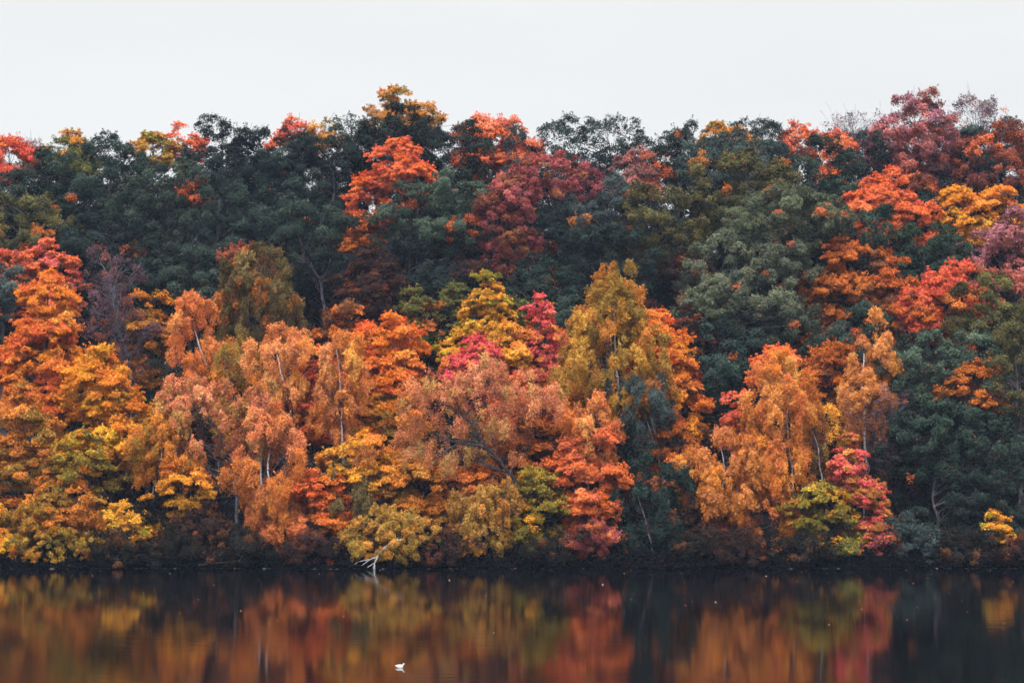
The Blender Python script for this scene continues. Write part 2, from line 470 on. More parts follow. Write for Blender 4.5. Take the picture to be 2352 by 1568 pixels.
        hz = hz * hz * (3 - 2 * hz)
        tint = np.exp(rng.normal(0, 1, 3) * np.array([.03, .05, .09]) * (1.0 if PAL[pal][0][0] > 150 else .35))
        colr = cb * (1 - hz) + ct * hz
        odd = (rng.random(nbb) < fo * .8)[B_i] & (rng.random(nc) < .8) | (rng.random(nc) < fo * .5)
        mixo = np.where(odd[idx], 0.85, 0.0) + (rng.random(n_) < fo * 0.5) * 0.6
        mixo = np.clip(mixo, 0, 0.9)[:, None]
        colr = colr * (1 - mixo) + co * mixo
        cb_ = (np.exp(rng.normal(0, 0.17, nbb) - .01)[B_i] * np.exp(rng.normal(0, .07, nc)))[idx][:, None]
        colr = colr * cb_ * np.exp(rng.normal(0, 0.23, (n_, 1))) * np.exp(rng.normal(0, 0.05, (n_, 3)))
        colr = np.clip(colr * GAIN * tint, 0.0, 0.93)
        crown = mesh_obj('crown', Vq - np.tile(base, (len(Vq), 1)), Fq, M_LEAF, root, fcol=colr)
        TOTAL[0] += n_; TOTAL[1] += 1
    # trunk and limbs
    tb = Tubes()
    H = top - gz
    if trunk:
        pts = np.array([at(a_, b2, Y) for a_, b2 in trunk])
        lead = np.array([base + np.array([0, 0, -0.4])])
        if pts[0][2] > gz + 0.5: pts = np.concatenate([lead, pts])
        else: pts = np.concatenate([lead, pts[1:]]) if len(pts) > 2 else np.concatenate([lead, pts])
    else:
        axc = axis_c
        tipz = top - 0.12 * H
        t_ = np.linspace(0, 1, 7)[:, None]
        pts = base * (1 - t_) + np.array([axc[0], axc[1], tipz]) * t_
        pts[0, 2] -= 0.4
        pts[1:-1, :2] += rng.normal(0, 0.18, (5, 2))
    # resample and roughen
    seg = np.concatenate([[0], np.cumsum(np.linalg.norm(np.diff(pts, axis=0), axis=1))])
    ns_ = max(8, int(seg[-1] / 0.7)); tt = np.linspace(0, seg[-1], ns_)
    pts = np.stack([np.interp(tt, seg, pts[:, k]) for k in range(3)], 1)
    pts[1:-1] += rng.normal(0, 0.035, (ns_ - 2, 3))
    r0 = (trunk_r * 1.0 if trunk_r else 0) or {'oak': 0.30, 'maple': 0.20, 'birch': 0.16, 'shrub': 0.06, 'bare': 0.15}[kind] * (0.6 + 0.4 * min(1.5, H / 14))
    rad = r0 * (1 - 0.8 * np.linspace(0, 1, ns_)) * 1.0
    tb.add(pts - base, rad, 7)
    for tw in twigs:
        tp2 = np.array([at(a_, b2, Y) for a_, b2 in tw[1:]])
        sg = np.concatenate([[0], np.cumsum(np.linalg.norm(np.diff(tp2, axis=0), axis=1))]); nn = max(5, int(sg[-1] / .4))
        t2 = np.linspace(0, sg[-1], nn); tp2 = np.stack([np.interp(t2, sg, tp2[:, k]) for k in range(3)], 1)
        tp2[1:-1] += rng.normal(0, .03, (nn - 2, 3))
        tb.add(tp2 - base, np.linspace(tw[0], tw[0] * .3, nn), 6)
    lb = Tubes()
    if limbs and nc:
        nlb = min(nc, {'oak': 26, 'maple': 22, 'birch': 34, 'shrub': 16, 'bare': 60}[kind])
        sel = rng.choice(nc, nlb, replace=False)
        for j in sel:
            tgt = C_[j]
            zz = np.clip(tgt[2] - rng.uniform(0.5, 3.0) * (1 if kind != 'shrub' else 0.3), gz + 0.3, pts[-1][2])
            k_ = int(np.argmin(np.abs(pts[:, 2] - zz))); k_ = max(1, k_)
            p0 = pts[k_]
            Lb = np.linalg.norm(tgt - p0)
            B_ = bezier(p0, tgt, 0.08 * Lb, 6, rng, 0.05 * min(Lb, 3))
            ra = min(rad[k_] * 0.55, 0.02 + 0.02 * Lb)
            lb.add(B_ - base, np.linspace(ra, 0.012, 6), 5)
            if kind in ('oak', 'maple'):
                q1 = tgt + (O_[j] + rand_unit(rng, 1)[0] * .5 + np.array([0, 0, .3])) * rc[j] * rng.uniform(.9, 1.7)
                lb.add(bezier(B_[4], q1, 0.05, 5, rng, 0.05) - base, np.linspace(.03, .01, 5), 4)
            if kind in ('bare', 'birch'):
                for _ in range(5 if kind == 'bare' else 2):
                    q0 = B_[rng.integers(2, 6)]
                    q1 = q0 + (rand_unit(rng, 1)[0] + np.array([0, 0, 0.5]) + O_[j] * 0.5) * rng.uniform(0.5, 1.3)
                    lb.add(bezier(q0, q1, 0.05, 4, rng, 0.05) - base, np.linspace(ra * 0.45, 0.010, 4), 4)
    tk = tb.build('trunk' if kind != 'shrub' else 'stem', BARK[bark or K['bark']], root)
    if lb.n: lb.build('branches', {M_BIRCH: M_TWIG, M_GREY: M_TWIG if kind != 'bare' else M_GREY}.get(BARK[bark or K['bark']], M_DARK), root)
    tag(root, label, cat or ('shrub' if kind == 'shrub' else 'tree'), group or {
        'oak': 'oaks on the wooded slope', 'maple': 'maples in autumn colour', 'birch': 'birches near the shore',
        'shrub': 'shrubs along the water', 'bare': 'nearly leafless trees'}[kind])
    return root

T = tree
# ================================================================== trees, from the ridge down to the shore
exec_after = None
# --- ridge line
T('maple','red',212,[(22,318,430,140)],'red maple at the far left end of the ridge, against the sky')
T('bare','purple',219,[(78,322,400,60)],'thin twiggy tree poking up right of the leftmost red ridge maple',leaf=.8)
T('maple','olivegr',214,[(150,328,420,130)],'olive-green maple on the ridge beside the leftmost red maple')
T('maple','goldtop',216,[(166,310,380,62)],'small yellow-topped tree peeking over the olive ridge maple at left')
T('maple','goldtop',216,[(350,299,385,92),(395,330,390,50)],'orange-gold maple on the ridge with a pink maple touching its right side')
T('maple','salmon',218,[(424,296,385,74)],'pink maple on the ridge left of the tall dark oaks')
T('oak','oak',207,[(135,348,560,150)],'dark green oak below the red maple at the left end of the ridge')
T('oak','oak',205,[(255,335,600,210)],'broad dark green oak left of the orange and pink ridge maples')
T('oak','oakdeep',209,[(512,288,500,160),(585,296,500,110)],'blue-green oak whose dome breaks the skyline right of the pink ridge maple')
T('oak','oakdeep',207,[(655,300,500,140)],'dark oak under the low pink-red maple on the skyline')
T('maple','salmon',219,[(680,277,350,92)],'low pink-red maple top showing above dark oaks on the skyline')
T('maple','goldtop',218,[(745,284,350,84)],'brownish gold maple top between the pink maple and the lacy oak on the skyline')
T('oak','oak',215,[(805,264,350,84)],'lacy green oak on the skyline with sky showing through, left of the gold crowned maple',dens=.5)
T('oak','oakdeep',205,[(765,318,520,150)],'very dark oak left of the bright red-orange maple high on the slope')
T('maple','goldtop',215,[(925,208,330,140),(960,235,300,90)],'golden maple crowning the highest point of the ridge',spikes=.3)
T('oak','oakdeep',208,[(930,255,440,190),(1020,280,440,170)],'great dark oak dome directly under the golden maple on the highest ridge point')
T('maple','salmon',216,[(1105,270,420,100),(1180,276,420,90)],'salmon-red maple with spiky top against the sky, right of the great dark dome',spikes=.32)
T('birch','oakgrey',211,[(1186,326,470,66)],'slim grey-green tree standing in front of the salmon-red ridge maple',bark='grey',nm='slender_tree')
T('oak','oak',216,[(1300,276,400,130),(1400,280,400,150),(1465,300,400,70)],'wide open-crowned green oak on the skyline with many sky gaps',dens=.42,spikes=.25)
T('oak','oakdeep',212,[(1270,345,470,110),(1380,365,470,120)],'dense dark oak below the open-crowned skyline oak')
T('oak','oak',214,[(1560,306,470,150)],'dark green oak on the skyline right of the dip in the ridge')
T('maple','goldtop',217,[(1650,283,370,100),(1700,292,370,70)],'orange-brown maple top on the skyline between dark oaks')
T('oak','oak',221,[(1735,277,380,130)],'dark oak behind the orange-brown skyline maple, with a ragged top',dens=.7)
T('oak','oakgrey',209,[(1690,322,470,220)],'blue-grey green oak below the orange-brown skyline maple')
T('maple','pinkor',219,[(1832,284,380,74)],'small sparse red-orange maple alone on the skyline',dens=.7)
T('maple','redor',214,[(1925,299,440,80)],'bright orange maple on the ridge left of the big dusky pink tree')
T('bare','purple',221,[(1960,268,330,130)],'bare grey twigs rising behind the bright orange ridge maple',dens=.3)
T('oak','oakdeep',212,[(1986,298,440,88)],'small dark round oak between the orange maple and the dusky pink tree')
T('oak','dusky',216,[(2100,232,440,180),(2060,270,420,140),(2150,290,440,120)],'large dusky pink tree on the ridge at right',bark='grey',nm='maple_tree',group='maples in autumn colour')
T('oak','brownred',212,[(2060,400,500,160)],'rusty orange tree under the large dusky pink ridge tree',bark='grey',nm='maple_tree',group='maples in autumn colour')
T('bare','purple',219,[(2240,224,380,130),(2300,250,380,80)],'tall dark tree with almost leafless lacy twigs on the right skyline',dens=1.2)
T('oak','oakgrey',216,[(2235,290,440,110)],'grey-green oak under the lacy leafless tree on the right skyline')
T('oak','brownred',211,[(2290,296,520,160),(2340,330,540,110)],'brownish-red open tree at the right end of the ridge',bark='grey',nm='maple_tree',dens=.8,group='maples in autumn colour')
T('oak','oak',221,[(2345,272,400,90)],'green oak top in the extreme right corner of the skyline')
T('oak','oakdeep',214,[(2180,400,560,150)],'shadowy oak between the dusky pink tree and the brownish-red ridge tree')

# --- upper slope
T('maple','redor',200,[(915,317,480,140),(845,400,540,100),(850,490,600,80)],'bright red-orange maple glowing among dark oaks below the highest ridge point')
T('maple','dimor',198,[(830,500,620,90)],'dim orange maple spray below the bright red-orange maple')
T('oak','oak',203,[(35,408,560,150)],'dark oak at the left edge under the red ridge maple')
T('oak','oakolive',196,[(60,450,620,190)],'olive oak at the left edge above the pink-orange maple')
T('oak','oaklight',199,[(390,372,600,190)],'mid-green oak with lighter rounded clumps, left of centre of the upper slope')
T('oak','oak',197,[(505,400,640,200)],'green oak speckled with a few orange sprays below the blue-green dome')
T('oak','oak',198,[(640,420,640,160)],'dark oak between the speckled oak and the bare-limbed oak')
T('oak','oakdeep',192,[(230,500,700,200)],'shadowed oak above the purple-grey tree on the left slope')
T('oak','oak',187,[(720,455,650,200)],'oak with a pale forked trunk visible under its crown',trunk=[(748,780),(744,700),(735,642),(718,615),(700,600)],bark='grey',hide=1,trunk_r=.30,twigs=[(.11,(735,642),(752,622),(758,600)),(.10,(722,620),(708,598),(690,588)),(.07,(708,602),(680,600),(655,615)),(.05,(758,600),(775,575),(790,560))])
T('oak','oaklight',194,[(960,430,600,170),(1040,392,600,150)],'grey-green oak covering the lower right of the bright red-orange maple')
T('oak','oakdeep',190,[(940,560,720,200)],'deep green shaded oak in the hollow left of the crimson oak')
T('oak','crimson',193,[(1160,430,620,120),(1180,390,560,100),(1250,362,470,110),(1215,560,690,70)],'crimson-purple oak in the middle of the upper slope')
T('oak','crimson',198,[(1315,362,470,90)],'small crimson oak touching the right side of the big crimson-purple oak')
T('oak','brownred',192,[(1140,400,560,90)],'rusty oak at the left shoulder of the crimson-purple oak')
T('maple','dusky',205,[(1462,355,450,100)],'dusky pink maple in the dip below the skyline, right of centre')
T('oak','oakgrey',196,[(1390,420,600,180)],'grey-green oak right of the crimson-purple oak')
T('oak','oakolive',192,[(1500,432,640,170)],'dark olive oak left of the yellow-olive dome')
T('oak','oakdeep',188,[(1400,520,720,200)],'shadowed oak above the tall gold birch')
T('oak','oakolive',198,[(1690,360,560,190),(1790,390,560,110)],'yellow-olive oak dome in the right half of the upper slope')
T('oak','greenbright',204,[(1875,338,500,180),(1930,400,520,110)],'rich green oak dome left of the red-orange maple at right')
T('oak','oakpale',187,[(1800,440,580,240),(1900,460,560,90)],'pale grey-olive oak spreading in tiers under the yellow-olive dome')
T('oak','oakpale',183,[(1660,550,720,190),(1780,560,720,170)],'pale olive oak with layered lower boughs right of the tall gold birch')
T('oak','oakpale',178,[(1650,650,800,170),(1770,680,800,160)],'lowest pale olive oak, above the dark teal tree')
T('maple','redor',199,[(2030,411,580,170),(1975,450,600,90),(2090,450,570,110)],'red-orange maple on the upper slope right of the green dome')
T('maple','yelor',201,[(2200,430,600,130),(2290,440,600,150)],'wide orange maple at the right edge of the upper slope')
T('oak','greenbright',190,[(2002,492,650,125)],'dark green cap of an oak in front of the red-orange maple')
T('oak','greenbright',188,[(2120,512,680,140),(2185,550,680,100)],'green oak right of the dark green cap')
T('maple','dimor',186,[(1950,560,830,190),(1890,640,860,130)],'dim orange maple in horizontal layers under the dark green cap')
T('maple','dimor',182,[(2060,600,830,120)],'brownish orange maple left of the red maple boughs')
T('oak','dusky',190,[(2290,520,720,150),(2340,480,700,110)],'dusty pink feathery tree at the right edge, mid slope',bark='grey',nm='maple_tree',group='maples in autumn colour')
T('maple','red',180,[(2180,625,760,160),(2130,660,800,130),(2110,650,740,90)],'scarlet maple spreading layered boughs on the right mid slope')
T('oak','oakolive',175,[(2290,640,820,190)],'dull olive oak right of the scarlet maple')

# --- middle slope
T('maple','pinkor',184,[(105,556,740,150),(20,568,700,80)],'pink-orange maple behind the tall orange cone at left')
T('oak','oakgrey',178,[(12,604,820,120)],'grey-green oak at the left edge below the pink-orange maple')
T('maple','orange',169,[(120,618,860,115),(110,720,980,185),(40,810,980,110)],'tall orange cone-shaped maple near the left edge')
T('bare','purple',175,[(250,578,770,150),(300,690,860,110)],'purple-grey thin-leaved tree with a bare leaning trunk, right of the orange cone',trunk=[(302,870),(282,790),(268,720),(255,650)],hide=1,dens=1.7,trunk_r=.16)
T('maple','brownor',178,[(335,668,920,120)],'dull brown-orange maple right of the purple-grey tree')
T('oak','oakdeep',185,[(330,560,800,190)],'dark oak in the shadows above the dull brown-orange maple')
T('oak','oak',183,[(440,560,780,180)],'dark oak with orange flecks above the peach-coloured birch')
T('maple','brownred',181,[(572,544,700,110)],'red maple mostly hidden behind the olive dome tree')
T('birch','olivebirch',175,[(595,556,800,150),(600,620,820,200)],'olive-brown dome-shaped tree in the left middle of the slope',bark='grey',nm='aspen_tree',leaf=1.2,dens=1.2,group='broad trees of the middle slope')
T('maple','maroon',184,[(850,580,800,200)],'dark maroon maple in shade left of the olive-green maple')
T('maple','dimor',176,[(790,700,860,110)],'dim orange undergrowth maple behind the pink birch')
T('maple','maroon',180,[(660,720,860,150)],'dark maroon maple between the olive dome tree and the forked-trunk oak')
T('maple','olivegr',176,[(955,672,850,90)],'small olive-green maple above the bright orange two-peaked maple')
T('maple','gold',174,[(1118,640,800,90),(1090,730,860,140)],'bright golden-yellow maple in the centre of the slope')
T('maple','olivegr',176,[(1052,650,800,70),(1165,680,820,80)],'yellow-green maple hugging the bright golden-yellow maple')
T('oak','oakdeep',180,[(1000,640,860,120)],'shadowy oak left of the golden-yellow maple')
T('oak','oak',178,[(1310,680,860,150)],'dark green oak behind the hot pink maple')
T('oak','oakdeep',182,[(1230,600,800,150)],'dark oak beneath the hanging crimson bough')
T('maple','pinkred',167,[(1245,688,860,80),(1230,750,900,120)],'hot pink-red maple with a narrow peak in the centre')
T('maple','pinkred',164,[(1090,765,920,120),(1040,820,930,90)],'pink maple left of the hot pink peak, over the spreading brown tree')
T('maple','yelor',166,[(1170,735,880,100)],'orange maple squeezed between the two pink maples')
T('birch','goldbirch',162,[(1412,620,860,125),(1405,690,1000,250),(1340,735,1010,110),(1470,750,980,130)],'tall gold-olive birch rising above its neighbours right of centre',dens=1.25,leaf=1.1,trunk=[(1430,1040),(1420,900),(1412,780),(1410,680)],hide=.6)
T('maple','orange',163.5,[(1515,705,900,120),(1545,800,1020,120)],'orange-red layered maple behind the right side of the gold-olive birch')
T('maple','maroon',168,[(1590,720,860,90)],'dusky plum-coloured maple top right of the orange-red layered maple')
T('oak','teal',167,[(1640,760,1040,140)],'dark teal-green tree left of the big copper birch')
T('oak','oakdeep',172,[(1720,760,1060,150)],'shadowed oak behind the big copper birch')
T('maple','dimor',170,[(1900,790,1040,140)],'dim rusty maple in layers right of the copper birch top')
T('oak','oak',174,[(1980,720,900,200)],'dark green oak with orange flecks left of the scarlet maple boughs')

# --- lower slope
T('birch','copperor',166,[(445,680,860,115),(480,780,920,100)],'peach-orange birch with a rounded top left of the olive dome tree',trunk=[(505,960),(480,850),(455,790),(445,740)],hide=.8,dens=1.15)
T('birch','goldbirch',164,[(540,785,920,100)],'small yellow-gold birch right of the peach-orange birch',trunk=[(545,960),(535,880),(515,830)],hide=.9,dens=1.1)
T('maple','brownor',166,[(580,860,1040,160)],'brown-orange maple filling the gap behind the copper birches')
T('birch','copper',160,[(640,765,900,140),(645,850,1020,120)],'copper birch with a domed top and two white stems',trunk=[(700,1100),(678,1000),(664,930),(650,870),(636,815)],hide=1,dens=1.15)
T('maple','pinkor',162,[(735,800,1060,120)],'reddish layered maple between the copper birch and the straight white-trunked birch')
T('birch','copper',158,[(785,772,960,100),(785,860,1060,110)],'coppery birch with a long straight white trunk',trunk=[(790,1110),(786,1020),(784,930),(780,850),(772,800)],hide=1,dens=1.0,trunk_r=.15)
T('maple','orange',165,[(850,738,900,100),(915,724,920,100),(880,800,1060,200)],'bright orange two-peaked maple left of centre')
T('maple','brownor',162,[(900,900,1130,170)],'brown-orange maple below the two-peaked orange maple')
T('birch','mauve',158,[(455,868,1080,170),(400,900,1000,80)],'dusky salmon birch with a grey trunk leaning left',trunk=[(545,1085),(520,1030),(490,975),(465,930)],bark='grey',hide=1,dens=1.1)
T('birch','mauve',156,[(600,900,1080,120)],'mauve-brown birch crown draped over the weeping copper birch',dens=1.1)
T('birch','copper',154.6,[(625,940,1180,170),(650,1100,1290,120)],'weeping copper birch hanging down to the water left of centre',dens=1.2)
T('birch','copperor',154,[(640,1120,1292,110)],'golden-orange lower boughs of a small birch touching the water left of centre',dens=1.0)
T('maple','yelor',160,[(235,806,970,140),(262,900,1110,170),(190,950,1080,110)],'yellow-orange maple with a red-tinged top in the lower left')
T('maple','brownor',158,[(45,880,1120,160),(80,940,1100,110)],'rusty orange maple at the left edge under the orange cone')
T('maple','yelgreen',156.5,[(200,1010,1130,190)],'yellow-green maple under the yellow-orange maple')
T('maple','yelor',155,[(10,1120,1250,90)],'small orange maple at the left edge near the water')
T('maple','brownor',155,[(150,1100,1230,200)],'brownish orange maple above the yellow shoreline shrub at left',trunk=[(52,1290),(50,1240),(46,1190)],bark='birch',hide=1,trunk_r=.1,limbs=False)
T('birch','brownor',157,[(375,960,1130,150)],'olive-brown birch with a thin crooked white stem, lower left',trunk=[(345,1180),(352,1120),(368,1070),(372,1035)],hide=1,dens=1.1,trunk_r=.1)
T('maple','yelor',155.5,[(420,1060,1170,120)],'low orange-yellow maple right of the thin crooked white stem')
T('maple','gold',154.2,[(290,1160,1235,110)],'yellow maple bough hanging low over the dark bank at left')
T('shrub','yelgreen',152,[(110,1210,1302,160),(190,1220,1300,80)],'yellow-green bush at the waterline in the lower left corner')
T('shrub','yelor',152.3,[(30,1230,1300,80)],'orange bush at the waterline in the far left corner')
T('maple','scrub',156,[(430,1120,1270,200)],'dull brown-green thicket tree over the dark bank at left')
T('shrub','maroon',153,[(460,1170,1290,150)],'dull reddish bush under the thicket tree at left')
T('oak','scrub',157,[(300,1150,1270,160)],'dark green low tree behind the yellow maple bough')
T('birch','olivebirch',154,[(820,1056,1215,110)],'small olive-green tree just above the willow-like bush',bark='grey',nm='aspen_tree',dens=1.2,group='broad trees of the middle slope')
T('maple','orange',155,[(745,1070,1160,120),(735,1140,1225,110)],'bright orange low boughs of a maple beside the weeping copper birch')
T('maple','yelor',157,[(840,1000,1120,160)],'golden layered maple behind the small olive-green tree')
T('shrub','willow',151.8,[(905,1172,1300,215),(850,1200,1302,120)],'large yellow-olive bush behind the fallen white branch',dens=1.15)
T('maple','brownor',157,[(960,1050,1200,160)],'brown-orange maple above the large yellow-olive bush')
T('birch','mauve',155.5,[(1110,830,1010,170),(1000,880,1080,190),(1210,870,1040,150)],'broad brown-copper tree with dark bent limbs in the centre',bark='dark',nm='spreading_tree',dens=.55,trunk=[(1200,1150),(1185,1105),(1150,1060),(1120,1028),(1098,1000),(1070,955)],hide=1,trunk_r=.2,twigs=[(.10,(1120,1028),(1060,1015),(1030,1030),(985,1075),(975,1105)),(.08,(1098,1000),(1060,985),(1020,990)),(.08,(1085,975),(1040,935),(1010,925)),(.06,(1070,955),(1050,930),(1040,900)),(.06,(1098,1000),(1120,960),(1118,930)),(.05,(1060,1015),(1010,1010),(990,1000))],group='broad trees of the middle slope')
T('maple','pinkor',162,[(1210,860,1060,160)],'pinkish orange maple behind the broad brown-copper tree')
T('maple','dimor',160,[(1220,960,1130,170)],'rust-orange maple in thin layers right of the dark bent limbs')
T('maple','dimor',158,[(1080,1040,1180,150)],'dim orange maple under the dark bent limbs',trunk=[(1018,1240),(1017,1180),(1014,1130)],bark='grey',hide=1)
T('birch','willow',153.2,[(1115,1105,1285,150),(1080,1170,1285,90)],'rounded yellow-orange small birch right of the large yellow-olive bush',dens=1.2)
T('maple','yelgreen',155,[(1230,1080,1285,140)],'yellow-green maple in fine layers near the water, centre right')
T('birch','copperor',156.5,[(1350,930,1080,140)],'orange birch crown below the gold-olive birch',dens=1.15)
T('maple','redor',155.5,[(1340,1000,1180,150),(1370,1100,1240,120)],'fiery orange-red maple right of the yellow-green layered maple')
T('shrub','magenta',152.6,[(1362,1195,1295,130)],'magenta bush beneath the fiery orange-red maple')
T('birch','oakgrey',159,[(1470,860,1040,150),(1430,880,1000,100)],'dark green birch with orange flecks under the gold-olive birch',nm='birch_tree',dens=1.1,trunk=[(1545,1200),(1525,1100),(1500,1010),(1482,950)],hide=1,trunk_r=.12)
T('maple','dimor',160,[(1530,960,1130,130)],'rusty layered maple behind the slanting white stems')
T('birch','teal',155.5,[(1500,1060,1290,200),(1440,1120,1290,110)],'dark green low tree standing over the water right of the magenta bush',dens=1.2,leaf=1.2,trunk=[(1500,1260),(1480,1180),(1455,1105)],hide=1,trunk_r=.1)
T('maple','maroon',156,[(1620,1170,1290,170)],'dark maroon low tree over the water left of the copper birch')
T('shrub','scrub',152.5,[(1600,1230,1298,150)],'dark scrubby bush with a few red leaves below the maroon tree')
T('maple','redor',161,[(1788,784,900,86)],'orange-red maple tip rising behind the big copper birch')
T('birch','copperor',156,[(1790,830,1010,150),(1775,950,1170,170),(1765,1090,1285,125)],'big orange-copper birch with a white trunk on the right shore',dens=1.25,trunk=[(1838,1260),(1828,1180),(1818,1080),(1808,980),(1812,910)],hide=1,trunk_r=.16)
T('birch','copper',155.2,[(1655,985,1190,170),(1610,1050,1180,90)],'salmon-copper drooping birch left of the big white-trunked one',dens=1.2)
T('maple','pinkor',160,[(1710,900,1030,90)],'red maple sprays between the dark teal tree and the big copper birch')
T('birch','brownor',157,[(1880,930,1110,100)],'thin brown birch with a forked white stem right of the big copper birch',dens=.6,trunk=[(1898,1160),(1886,1090),(1878,1020),(1862,980),(1848,930)],hide=1,trunk_r=.11)
T('birch','copper',163,[(2005,752,900,90),(1985,840,1010,130)],'copper birch on the right with a narrow leaning top',dens=1.1)
T('bare','purple',162,[(2030,900,1060,140)],'grey bare-twigged tree below the narrow-topped copper birch',trunk=[(2033,1160),(2028,1060),(2022,980)],bark='grey',hide=1,dens=1.1,trunk_r=.2)
T('maple','pinkmix',155,[(1945,1000,1100,60),(1962,1075,1150,110),(1990,1130,1230,110)],'scarlet-pink slender maple in tiers on the right shore')
T('maple','yelgreen',154,[(1890,1100,1290,130),(1930,1150,1290,90)],'yellow-olive maple between the copper birch and the scarlet-pink maple')
T('maple','magenta',153.3,[(2020,1210,1290,90)],'low magenta maple sprig at the foot of the scarlet-pink maple')
T('oak','oaklight',164,[(2140,760,960,180),(2230,780,1000,170)],'tall green oak with yellowish bough tips on the right, below the scarlet maple')
T('oak','oak',160,[(2130,900,1120,170),(2240,930,1180,200)],'lower green oak with orange sprays on the right shore')
T('maple','dimor',161,[(2240,840,960,110)],'rusty orange maple sprays mixed into the tall green oak')
T('oak','oakolive',160,[(2330,750,1000,110)],'olive oak at the right edge beside the tall green oak')
T('oak','oakdeep',157,[(2150,1080,1290,170),(2270,1060,1290,150)],'very dark oak overhanging the water near the right edge')
T('shrub','oakgrey',152.5,[(2095,1190,1302,130),(2140,1220,1300,90)],'grey-green bush at the waterline right of the magenta sprig',leaf=1.2)
T('oak','oak',156,[(2345,1080,1280,90)],'dark green oak at the right edge near the water')
T('maple','gold',152.2,[(2285,1172,1206,56),(2302,1205,1245,32),(2305,1248,1286,40)],'little bright yellow maple near the right edge above the water',dens=.5)
T('maple','maroon',168,[(1800,1000,1200,200)],'dark rusty maple deep behind the big copper birch')

# --- low dark scrub along the bank
rngS = np.random.default_rng(5)
scrub = [(275,'scrub','dark low bush on the bank below the hanging yellow maple bough'),
         (400,'scrub','dark low bush on the bank above the thin grey dead stick'),
         (720,'maroon','dark reddish bush in the hollow between the weeping copper birch and the large yellow-olive bush'),
         (1020,'maroon','dark plum bush wedged between the two yellow-olive bushes at the water'),
         (1270,'scrub','dark low bush left of the magenta bush at the water'),
         (1700,'maroon','dark bush in the shade under the salmon-copper drooping birch'),
         (1850,'scrub','dark bush under the big white-trunked orange birch'),
         (2215,'scrub','dark low bush left of the little bright yellow maple'),
         (2340,'maroon','purplish dark bush in the lower right corner at the water')]
scrub.append((548,'scrub','dark low bush at the foot of the weeping copper birch'))
for x, p_, lab in scrub:
    T('shrub', p_, 150.9, [(x, 1225, 1306, 135)], lab, dens=.9)

# --- undergrowth: an uncountable mass of twigs and leaves, shade put into its colour, along the bank and up the slope
def undergrowth():
    rng = np.random.default_rng(77)
    Ps, cs = [], []
    n_ = 150000
    x = rng.uniform(-50, 50, n_); wob = 0.5 * (0.5 * np.sin(x * .21 + 1) + .35 * np.sin(x * .53 + .4))
    y = 150.0 + wob + rng.random(n_) ** 1.4 * 3.4 - .35
    hmax = 0.55 + 0.4 * np.sin(x * 1.3) * np.sin(x * .47 + 1) + 0.35 * np.sin(x * 3.1)
    z = np.maximum(ground(x, y), 0) + rng.random(n_) ** 1.2 * np.clip(hmax, .3, 2) * np.clip((y - 149.6 - wob) * 1.2, .45, 1.6)
    z = np.maximum(z, .10)
    Ps.append(np.stack([x, y, z], 1))
    n2 = 160000
    x = rng.uniform(-75, 75, n2); y = rng.uniform(153, 222, n2)
    z = ground(x, y) + rng.random(n2) * (1.0 + .8 * np.sin(x * .9) * np.sin(y * .7))
    Ps.append(np.stack([x, y, np.maximum(z, ground(x, y) + .05)], 1))
    P = np.concatenate(Ps); n_ = len(P)
    N_ = rng.normal(0, .7, (n_, 3)) + np.array([0, -.3, .6])
    V, q_ = leaf_quads(P, N_, .22, .14, rng, .5)
    V[:, 2] = np.maximum(V[:, 2], .03)
    base = s2l(np.array([(18, 20, 20), (20, 19, 20), (24, 21, 19), (16, 20, 21), (60, 38, 32)]))  # mostly near-black leaf colours, standing in for shade under the overhanging trees
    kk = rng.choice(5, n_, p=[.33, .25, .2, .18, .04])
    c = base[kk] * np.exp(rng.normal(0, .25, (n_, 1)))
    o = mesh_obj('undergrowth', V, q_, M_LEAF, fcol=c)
    tag(o, 'tangled undergrowth along the bank and under the trees, coloured near-black for shade', kind='stuff')
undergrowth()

# --- shaded trees that close the gaps between the crowns in front
fill = [(192,x) for x in (60,380,560,860,1080,1330,1560,1860,2220)] + [(176,x) for x in (180,430,720,900,1340,1700,1850,2100,2250)] + [(165,x) for x in (40,330,500,760,960,1290,1450,1640,1930,2060,2300)]
for Yf, x in fill:
    topy = {192: 600, 176: 800, 165: 980}[Yf] + rngS.uniform(-20, 30)
    T('oak', 'oakdeep' if rngS.random() < .6 else 'maroon', Yf, [(x, topy, topy + 190, 210)],
      'shaded tree deep in the wood, seen only in gaps between brighter crowns', dens=.6, group='shaded trees deep in the wood')

sky_x = [-100, 0, 400, 600, 950, 1200, 1500, 1800, 2100, 2450]; sky_y = [335, 335, 322, 305, 285, 300, 325, 300, 275, 290]
for Yf, dt, h_, st in ((226, 30, 340, 75), (206, 150, 230, 170), (194, 290, 220, 200)):
    for x in np.arange(-40, 2420, st):
        topy = np.interp(x, sky_x, sky_y) + dt + rngS.uniform(-10, 35)
        T('oak', 'oakdeep', Yf, [(x + rngS.uniform(-25, 25), topy, topy + h_, max(150, st * 1.5))],
          'shaded tree deep in the wood, seen only in gaps between brighter crowns', dens=.9, group='shaded trees deep in the wood')

